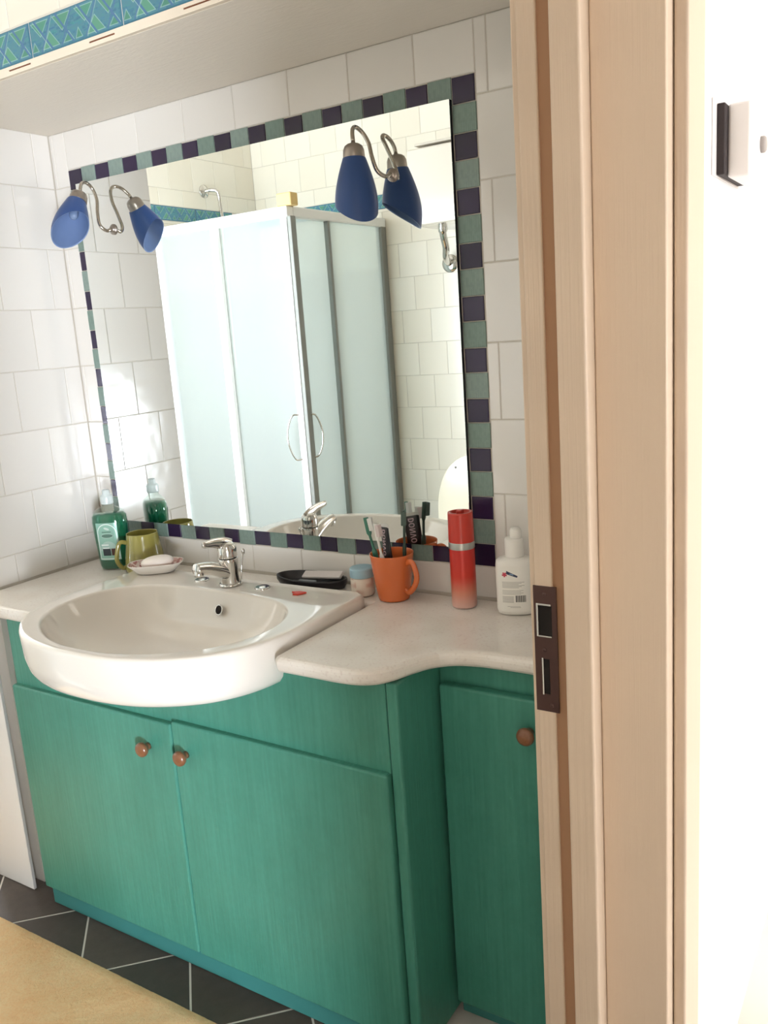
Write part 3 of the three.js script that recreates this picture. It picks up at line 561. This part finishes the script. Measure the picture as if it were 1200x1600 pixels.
const clip = tag(mesh('hair_clip', rboxGeo(-0.024, 0.024, -0.004, 0.004, -0.006, 0.006, 0.003), new Ph({ color: 0x8f9396, roughness: 0.35, metalness: 0.3 })), 'small grey clip lying in the front of the black tray', 'clip'); clip.position.set(0.7, CT + 0.0125, 0.062); clip.rotation.set(0.15, 0.05, 0);
// red scrap
{
  const s = new THREE.Shape(); s.moveTo(-0.018, 0.004); s.lineTo(-0.002, 0.008); s.lineTo(0.016, 0.003); s.lineTo(0.009, -0.004); s.lineTo(-0.001, -0.01); s.lineTo(-0.012, -0.008); s.lineTo(-0.009, -0.001); s.closePath();
  const g = extr(s, 0.004, 0.0012, 2); g.rotateX(-Math.PI / 2 + 0.1); const r = tag(mesh('plastic_scrap', g, new Ph({ color: 0xcc3a26, roughness: 0.35 })), 'small red plastic scrap on the basin deck in front of the black tray', 'scrap'); r.position.set(0.762, RIM + 0.0016, 0.172); r.rotation.y = 0.3;
}
// green mug
const gmug = O('mug', 0.184, 0.076, 'olive green mug, wider at its foot, in front of the green soap bottle', 'mug');
{
  const m = new Ph({ color: 0x938a46, roughness: 0.15, clearcoat: 0.5 });
  mesh('cup', lathe([[0, 0.001], [0.046, 0], [0.051, 0.002], [0.0525, 0.008], [0.051, 0.022], [0.047, 0.05], [0.0425, 0.08], [0.0405, 0.094], [0.0403, 0.098], [0.0392, 0.099], [0.0378, 0.097], [0.0385, 0.085], [0.043, 0.05], [0.0475, 0.012], [0.043, 0.006], [0, 0.005]], 56), m, gmug);
  const h = mesh('handle', mugHandle(0.043, 0.078, 0.0495, 0.016, 0.026, 0.0055), m, gmug); h.rotation.y = -2.05;
}
// green soap bottle
const soapB = O('soap_bottle', 0.086, 0.092, 'clear bottle of green liquid soap with a silver label in the corner', 'bottle');
{
  const ov = (s, t, y) => Array.from({ length: 48 }, (_, i) => { const a = i / 48 * 2 * Math.PI, c = Math.cos(a), q = Math.sin(a); return [Math.sign(c) * Math.abs(c) ** 0.85 * s, y, Math.sign(q) * Math.abs(q) ** 0.85 * t]; });
  const prof = [[0.03, 0.02, 0.0], [0.036, 0.025, 0.003], [0.039, 0.027, 0.012], [0.042, 0.029, 0.05], [0.045, 0.031, 0.09], [0.0465, 0.032, 0.125], [0.045, 0.031, 0.142], [0.039, 0.027, 0.154], [0.026, 0.02, 0.162], [0.0145, 0.0145, 0.167], [0.0125, 0.0125, 0.175]];
  const shell = new Ph({ color: 0xf4fbf8, roughness: 0.05, transmission: 1, thickness: 0, ior: 1.45 });
  const liq = new Ph({ color: 0x0f8a64, roughness: 0.08, transmission: 0.55, thickness: 0.05, attenuationColor: new THREE.Color(0x0c7a56), attenuationDistance: 0.03, ior: 1.36, clearcoat: 1, clearcoatRoughness: 0.03 });
  soapB.rotation.y = 0.5;
  const bt = mesh('bottle', rings(prof.map((a) => ov(...a)), true, true), shell, soapB);
  mesh('liquid', rings(prof.slice(0, 8).map(([a, b, y], i) => ov(a - 0.0015, b - 0.0015, i === 0 ? 0.0015 : Math.min(y, 0.15))), true, true), liq, soapB).userData.label = 'green liquid soap';
  mesh('cap', lathe([[0, 0.173], [0.0155, 0.173], [0.0165, 0.175], [0.0165, 0.192], [0.014, 0.196], [0.010, 0.199], [0.0095, 0.208], [0.008, 0.211], [0, 0.211]], 32), new Ph({ color: 0xe8efee, roughness: 0.25, transmission: 0.4, thickness: 0 }), soapB);
  const tex = canvasTex(256, 400, (x, w, h) => {
    x.fillStyle = '#8fb8a8'; x.fillRect(0, 0, w, h);
    x.strokeStyle = '#dfe9e6'; x.lineWidth = 10; x.beginPath(); x.ellipse(w / 2, 110, 112, 96, 0, Math.PI, 0); x.lineTo(w - 10, h - 14); x.lineTo(14, h - 14); x.lineTo(16, 110); x.stroke();
    x.fillStyle = '#c9d8d3'; x.beginPath(); x.ellipse(132, 62, 34, 12, 0.3, 0, 7); x.fill();
    x.fillStyle = '#5d7d72'; x.beginPath(); x.ellipse(w / 2, 138, 70, 22, 0, 0, 7); x.fill(); x.strokeStyle = '#bfd2ca'; x.lineWidth = 4; x.stroke(); x.fillRect(70, 92, 110, 10);
    x.fillStyle = '#a9c4ba'; x.beginPath(); x.arc(w / 2, 300, 104, Math.PI, 0); x.fill();
    x.fillStyle = '#e3ecea'; x.fillRect(42, 228, 90, 14); x.fillRect(56, 262, 80, 12);
    x.fillStyle = '#252a30'; x.fillRect(52, 276, 96, 74); x.fillStyle = '#4a2d25'; x.fillRect(156, 276, 54, 74); x.strokeStyle = '#6a7076'; x.lineWidth = 3; for (let k = 0; k < 4; k++) { x.beginPath(); x.moveTo(58, 290 + k * 15); x.lineTo(142, 290 + k * 15); x.stroke(); }
  });
  const lg = new THREE.PlaneGeometry(0.056, 0.1, 20, 12), p = lg.attributes.position;
  for (let i = 0; i < p.count; i++) { const y = p.getY(i) + 0.078, s = 0.0395 + 0.0068 * Math.min(1, y / 0.12), t = 0.0272 + 0.0045 * Math.min(1, y / 0.12), q = Math.min(0.99, Math.abs(p.getX(i)) / s), c = q ** (1 / 0.85); p.setZ(i, t * Math.pow(1 - c * c, 0.425) + 0.0006); }
  lg.computeVertexNormals(); const sh2 = mesh('label', lg, new Ph({ map: tex, roughness: 0.25, metalness: 0.25 }), soapB); sh2.position.y = 0.078; sh2.userData.label = 'silver green oval label';
}
// soap dish and soap
const dish = tag(group('soap_dish', new THREE.Vector3(0.302, RIM + 0.0006, 0.148)), 'white ceramic soap dish with reddish patterned inside on the basin\'s rear corner', 'soap dish'); dish.rotation.y = 0.62;
{
  const ov = (s, t, y, e = 0.7) => Array.from({ length: 56 }, (_, i) => { const a = i / 56 * 2 * Math.PI, c = Math.cos(a), q = Math.sin(a); return [Math.sign(c) * Math.abs(c) ** e * s, y, Math.sign(q) * Math.abs(q) ** e * t]; });
  mesh('dish', rings([ov(0.04, 0.022, 0.0), ov(0.046, 0.027, 0.003), ov(0.06, 0.036, 0.017), ov(0.068, 0.042, 0.024), ov(0.0675, 0.0415, 0.0255), ov(0.066, 0.04, 0.0248), ov(0.056, 0.033, 0.014)], true, false), ceramic, dish);
  const tex = dataTex(128, 128, (x, y, i) => (n3[y * 256 + x] + 0.4 * n2[y * 256 + x] > 0.72 ? [176, 120, 112] : [226, 206, 196]), true, 6);
  mesh('lining', metreUV(rings([ov(0.0655, 0.0395, 0.0243), ov(0.055, 0.032, 0.0135), ov(0.045, 0.025, 0.009)], false, true)), new Ph({ map: tex, roughness: 0.3 }), dish).userData.label = 'reddish speckled inside of the dish';
  const sp = new THREE.SphereGeometry(1, 36, 20), p = sp.attributes.position;
  for (let i = 0; i < p.count; i++) { const x = p.getX(i), y = p.getY(i), z = p.getZ(i); p.setXYZ(i, Math.sign(x) * Math.abs(x) ** 0.85 * 0.04, Math.sign(y) * Math.abs(y) ** 0.9 * 0.0155, Math.sign(z) * Math.abs(z) ** 0.85 * 0.026); }
  sp.computeVertexNormals(); const sb = tag(mesh('soap_bar', sp, new Ph({ color: 0xf4e9df, roughness: 0.4 })), 'cream bar of soap lying in the white soap dish', 'soap'); sb.position.set(0.306, RIM + 0.026, 0.146); sb.rotation.set(0.03, 0.62, 0.05);
}

// ------------------------------------------------------------------ rug
{
  const g = new THREE.BoxGeometry(1.42, 0.016, 0.62, 142, 1, 62), p = g.attributes.position;
  for (let i = 0; i < p.count; i++) if (p.getY(i) > 0) { const X = p.getX(i), Z = p.getZ(i), e = Math.min(0.71 - Math.abs(X), 0.31 - Math.abs(Z)); p.setY(i, 0.008 - 0.006 * Math.max(0, 1 - e / 0.02) ** 2 + 0.0012 * Math.sin(X * 37) * Math.sin(Z * 41) + (rnd() - 0.5) * 0.0012); }
  g.computeVertexNormals();
  const m = new S({ map: dataTex(256, 256, (x, y, i) => mix([250, 196, 140], [255, 224, 174], 0.35 * n1[i] + 0.3 * n2[i] + 0.35 * n3[i]).map(clamp), true, 3), roughness: 1, bumpMap: dataTex(256, 256, (x, y, i) => clamp(255 * (0.4 * n2[i] + 0.6 * rnd())), false, 8), bumpScale: 0.004 });
  const r = mesh('bath_mat', metreUV(g), m); tag(r, 'sand-coloured bath mat on the dark tiles in front of the cabinet', 'mat'); r.position.set(0.085, 0.0095, 0.817);
}
// ------------------------------------------------------------------ wall box in the hall
const wb = tag(group('wall_box', V(1.634, 0.71, 0.17)), 'white wall-mounted box with a dark gap behind it, right of the door frame', 'wall box');
{
  const wm = new Ph({ color: 0xf0eae6, roughness: 0.4 });
  mesh('back_plate', rboxGeo(0.0002, 0.002, -0.046, 0.049, -0.03, 0.152, 0.0008, 1), wm, wb);
  mesh('gap_shade', rboxGeo(0.0018, 0.0125, -0.044, 0.045, -0.02, 0.13, 0.002), new S({ color: 0x2e2424, roughness: 0.7 }), wb);  // dark block fills the gap behind the cover, its shade put into the colour
  mesh('cover', rboxGeo(0.0125, 0.041, -0.047, 0.046, -0.03, 0.112, 0.004, 3), wm, wb);
  const d = lathe([[0, 0], [0.011, 0], [0.011, 0.005], [0.009, 0.007], [0, 0.007]], 28); d.rotateZ(-Math.PI / 2); const dl = mesh('dial', d, new S({ color: 0xa9a19c, roughness: 0.5 }), wb); dl.position.set(0.0405, 0.001, 0.03);
}

// ------------------------------------------------------------------ seen in the mirror: shower
const X1 = -0.29, Z1 = 1.29, TOP = 1.0 + F;
const shower = tag(group('shower_enclosure', new THREE.Vector3(-0.665, 0, 1.655)), 'corner shower with frosted panes in white frames, seen in the mirror', 'shower');
{
  const part = (n, g, m = whiteFrame, p = shower) => { g.translate(0.665, 0, -1.655); return mesh(n, g, m, p); };
  part('tray', rboxGeo(XR + 0.004, X1 + 0.01, 0.002, 0.11, Z1 - 0.01, D - 0.004, 0.012), ceramic);
  const b = 0.11;
  part('wall_profile', rboxGeo(XR + 0.003, XR + 0.04, b, TOP, Z1 - 0.012, Z1 + 0.02, 0.003)); part('wall_profile', rboxGeo(X1 - 0.02, X1 + 0.012, b, TOP, D - 0.045, D - 0.003, 0.003), greySeal);
  part('top_rail', rboxGeo(XR + 0.003, X1 + 0.014, TOP - 0.04, TOP, Z1 - 0.014, Z1 + 0.03, 0.006)); part('top_rail', rboxGeo(X1 - 0.03, X1 + 0.014, TOP - 0.04, TOP, Z1 + 0.03, D - 0.003, 0.006));
  part('bottom_rail', rboxGeo(XR + 0.003, X1 + 0.014, b, b + 0.035, Z1 - 0.014, Z1 + 0.03, 0.006)); part('bottom_rail', rboxGeo(X1 - 0.03, X1 + 0.014, b, b + 0.035, Z1 + 0.03, D - 0.003, 0.006));
  const y0 = b + 0.03, y1 = TOP - 0.035;
  part('fixed_pane', boxGeo(XR + 0.038, -0.66, y0, y1, Z1 - 0.001, Z1 + 0.004), frost);
  part('stile', rboxGeo(-0.692, -0.655, y0, y1, Z1 - 0.01, Z1 + 0.012, 0.003));
  const d1 = part('sliding_door', boxGeo(-0.675, X1 - 0.03, y0, y1, Z1 + 0.015, Z1 + 0.02), frost);
  part('stile', rboxGeo(X1 - 0.038, X1 - 0.006, y0, y1, Z1 + 0.006, Z1 + 0.028, 0.003));
  part('fixed_pane', boxGeo(X1 - 0.006, X1 - 0.001, y0, y1, 1.57, D - 0.04), frost);
  part('stile', rboxGeo(X1 - 0.012, X1 + 0.01, y0, y1, 1.555, 1.572, 0.003), greySeal); part('stile', rboxGeo(X1 - 0.03, X1 - 0.012, y0, y1, 1.585, 1.602, 0.003), greySeal);
  part('sliding_door', boxGeo(X1 - 0.022, X1 - 0.017, y0, y1, Z1 + 0.032, 1.6), frost);
  part('stile', rboxGeo(X1 - 0.004, X1 + 0.014, y0, y1, Z1 + 0.008, Z1 + 0.042, 0.003), greySeal);
  const hnd = (a) => sweep(a.map((p) => V(...p)).map((v) => v.sub(new THREE.Vector3(0.665 * -1 * -1 * 0, 0, 0))), () => 0.004, 40, 10);
  part('handle', hnd([[X1 - 0.03, 0.178, Z1 + 0.006], [X1 - 0.045, 0.178, Z1 - 0.014], [X1 - 0.063, 0.13, Z1 - 0.03], [X1 - 0.067, 0.085, Z1 - 0.034], [X1 - 0.062, 0.04, Z1 - 0.03], [X1 - 0.045, -0.008, Z1 - 0.014], [X1 - 0.03, -0.008, Z1 + 0.006]]), chrome);
  part('handle', hnd([[X1 + 0.006, 0.175, Z1 + 0.03], [X1 + 0.022, 0.175, Z1 + 0.045], [X1 + 0.036, 0.13, Z1 + 0.062], [X1 + 0.04, 0.085, Z1 + 0.067], [X1 + 0.036, 0.04, Z1 + 0.062], [X1 + 0.022, 0.0, Z1 + 0.045], [X1 + 0.006, 0.0, Z1 + 0.03]]), chrome);
}
const sponge = tag(mesh('sponge', rboxGeo(-0.036, 0.036, 0, 0.05, -0.025, 0.025, 0.006), new S({ color: 0xe8c98a, roughness: 0.95 })), 'yellow sponge standing on the corner of the shower\'s top rail', 'sponge'); sponge.position.set(X1 - 0.004, TOP + 0.0005, Z1 + 0.02);
const riser = tag(group('shower_riser', V(XR, 1.19, 1.67)), 'chrome shower pipe bent out of the cream wall above the shower', 'shower pipe');
{
  const fl = lathe([[0, 0], [0.03, 0], [0.03, 0.004], [0.02, 0.01], [0.012, 0.014], [0, 0.014]], 32); fl.rotateZ(-Math.PI / 2); fl.translate(0.0006, 0, -0.02); mesh('rosette', fl, chrome, riser);
  mesh('pipe', sweep([[0.004, 0, -0.02], [0.04, 0.002, -0.012], [0.062, -0.004, 0.004], [0.066, -0.03, 0.01], [0.066, -0.3, 0.012], [0.066, -0.8, 0.012]].map((p) => new THREE.Vector3(...p)), () => 0.009, 60, 14), chrome, riser);
}
// water heater
const heater = tag(group('water_heater', V(0.2, 0.92, 1.86)), 'white wall-mounted water heater with rounded corners, at the mirror\'s right edge', 'water heater');
{
  const w = 0.165, z = 0.155, r = 0.1, s = new THREE.Shape(); s.moveTo(-w + r, z); s.lineTo(w - r, z); s.quadraticCurveTo(w, z, w, z - r); s.lineTo(w, -z); s.lineTo(-w, -z); s.lineTo(-w, z - r); s.quadraticCurveTo(-w, z, -w + r, z);
  const g = extr(s, 0.3, 0.012, 3); g.rotateX(-Math.PI / 2); g.rotateY(Math.PI); mesh('casing', g, new Ph({ color: 0xe2dacc, roughness: 0.12, clearcoat: 0.6 }), heater);
  mesh('lid', rboxGeo(-0.15, 0.15, 0.302, 0.312, -0.12, 0.15, 0.004), new S({ color: 0xd8cfc0, roughness: 0.6 }), heater);
  mesh('wall_bracket', boxGeo(-0.1, 0.1, 0.05, 0.25, 0.154, 0.1585), greySeal, heater);
  for (const [x, e] of [[-0.11, 0], [-0.02, 0.02]]) {
    mesh('pipe', sweep([[x, 0.002, 0.02], [x - 0.004, -0.04, 0.03], [x - 0.01, -0.09, 0.06], [x - 0.03, -0.128, 0.095], [x - 0.04, -0.146, 0.13], [x - 0.044, -0.152, 0.157]].map((p) => new THREE.Vector3(...p)), (t) => (t < 0.14 ? 0.02 : 0.0155), 40, 16), chrome, heater);
    const fl = lathe([[0.04, 0], [0.039, 0.004], [0.028, 0.011], [0.012, 0.013], [0, 0.013]], 32); fl.rotateX(-Math.PI / 2); fl.translate(x - 0.044, -0.152, 0.159); mesh('rosette', fl, chrome, heater);
  }
}
// toilet with its lid up
const wc = tag(group('toilet', new THREE.Vector3(0.165, 0.001, 1.7)), 'cream toilet with its lid raised, low at the mirror\'s right edge', 'toilet');
{
  const m = new Ph({ color: 0xf6ecd4, roughness: 0.15, clearcoat: 0.4 });
  const eg = (s, t, y, dz) => Array.from({ length: 56 }, (_, i) => { const a = i / 56 * 2 * Math.PI; return [Math.cos(a) * s, y, Math.sin(a) * t + dz]; });
  mesh('bowl', rings([eg(0.11, 0.17, 0, 0.05), eg(0.1, 0.16, 0.08, 0.05), eg(0.12, 0.18, 0.22, 0.02), eg(0.17, 0.225, 0.35, 0), eg(0.182, 0.24, 0.395, 0), eg(0.17, 0.228, 0.4, 0), eg(0.125, 0.17, 0.385, -0.01), eg(0.09, 0.12, 0.28, 0), eg(0.05, 0.07, 0.2, 0)], true, true), m, wc);
  const seatS = new THREE.Shape(); seatS.absellipse(0, 0, 0.185, 0.225, 0, Math.PI * 2); const hh = new THREE.Path(); hh.absellipse(0, -0.02, 0.115, 0.15, 0, Math.PI * 2); seatS.holes.push(hh);
  const sg = extr(seatS, 0.018, 0.006); sg.rotateX(-Math.PI / 2); mesh('seat', sg, m, wc).position.set(0, 0.402, -0.005);
  const lidS = new THREE.Shape(); lidS.moveTo(-0.15, 0); lidS.bezierCurveTo(-0.2, 0.1, -0.21, 0.38, 0, 0.405); lidS.bezierCurveTo(0.21, 0.38, 0.2, 0.1, 0.15, 0); lidS.closePath();
  const lid = mesh('lid', extr(lidS, 0.018, 0.006), m, wc); lid.position.set(0, 0.415, 0.175); lid.rotation.x = 0.1;
  const hg = new THREE.CylinderGeometry(0.009, 0.009, 0.2, 16); hg.rotateZ(Math.PI / 2); mesh('hinge', hg, greySeal, wc).position.set(0, 0.415, 0.19);
  const bp = lathe([[0, 0], [0.007, 0], [0.006, 0.006], [0, 0.007]], 16); bp.rotateX(-Math.PI / 2); mesh('bumper', bp, new S({ color: 0x9a9488, roughness: 0.7 }), lid).position.set(-0.085, 0.34, 0);
}

renderer.render(scene, camera);
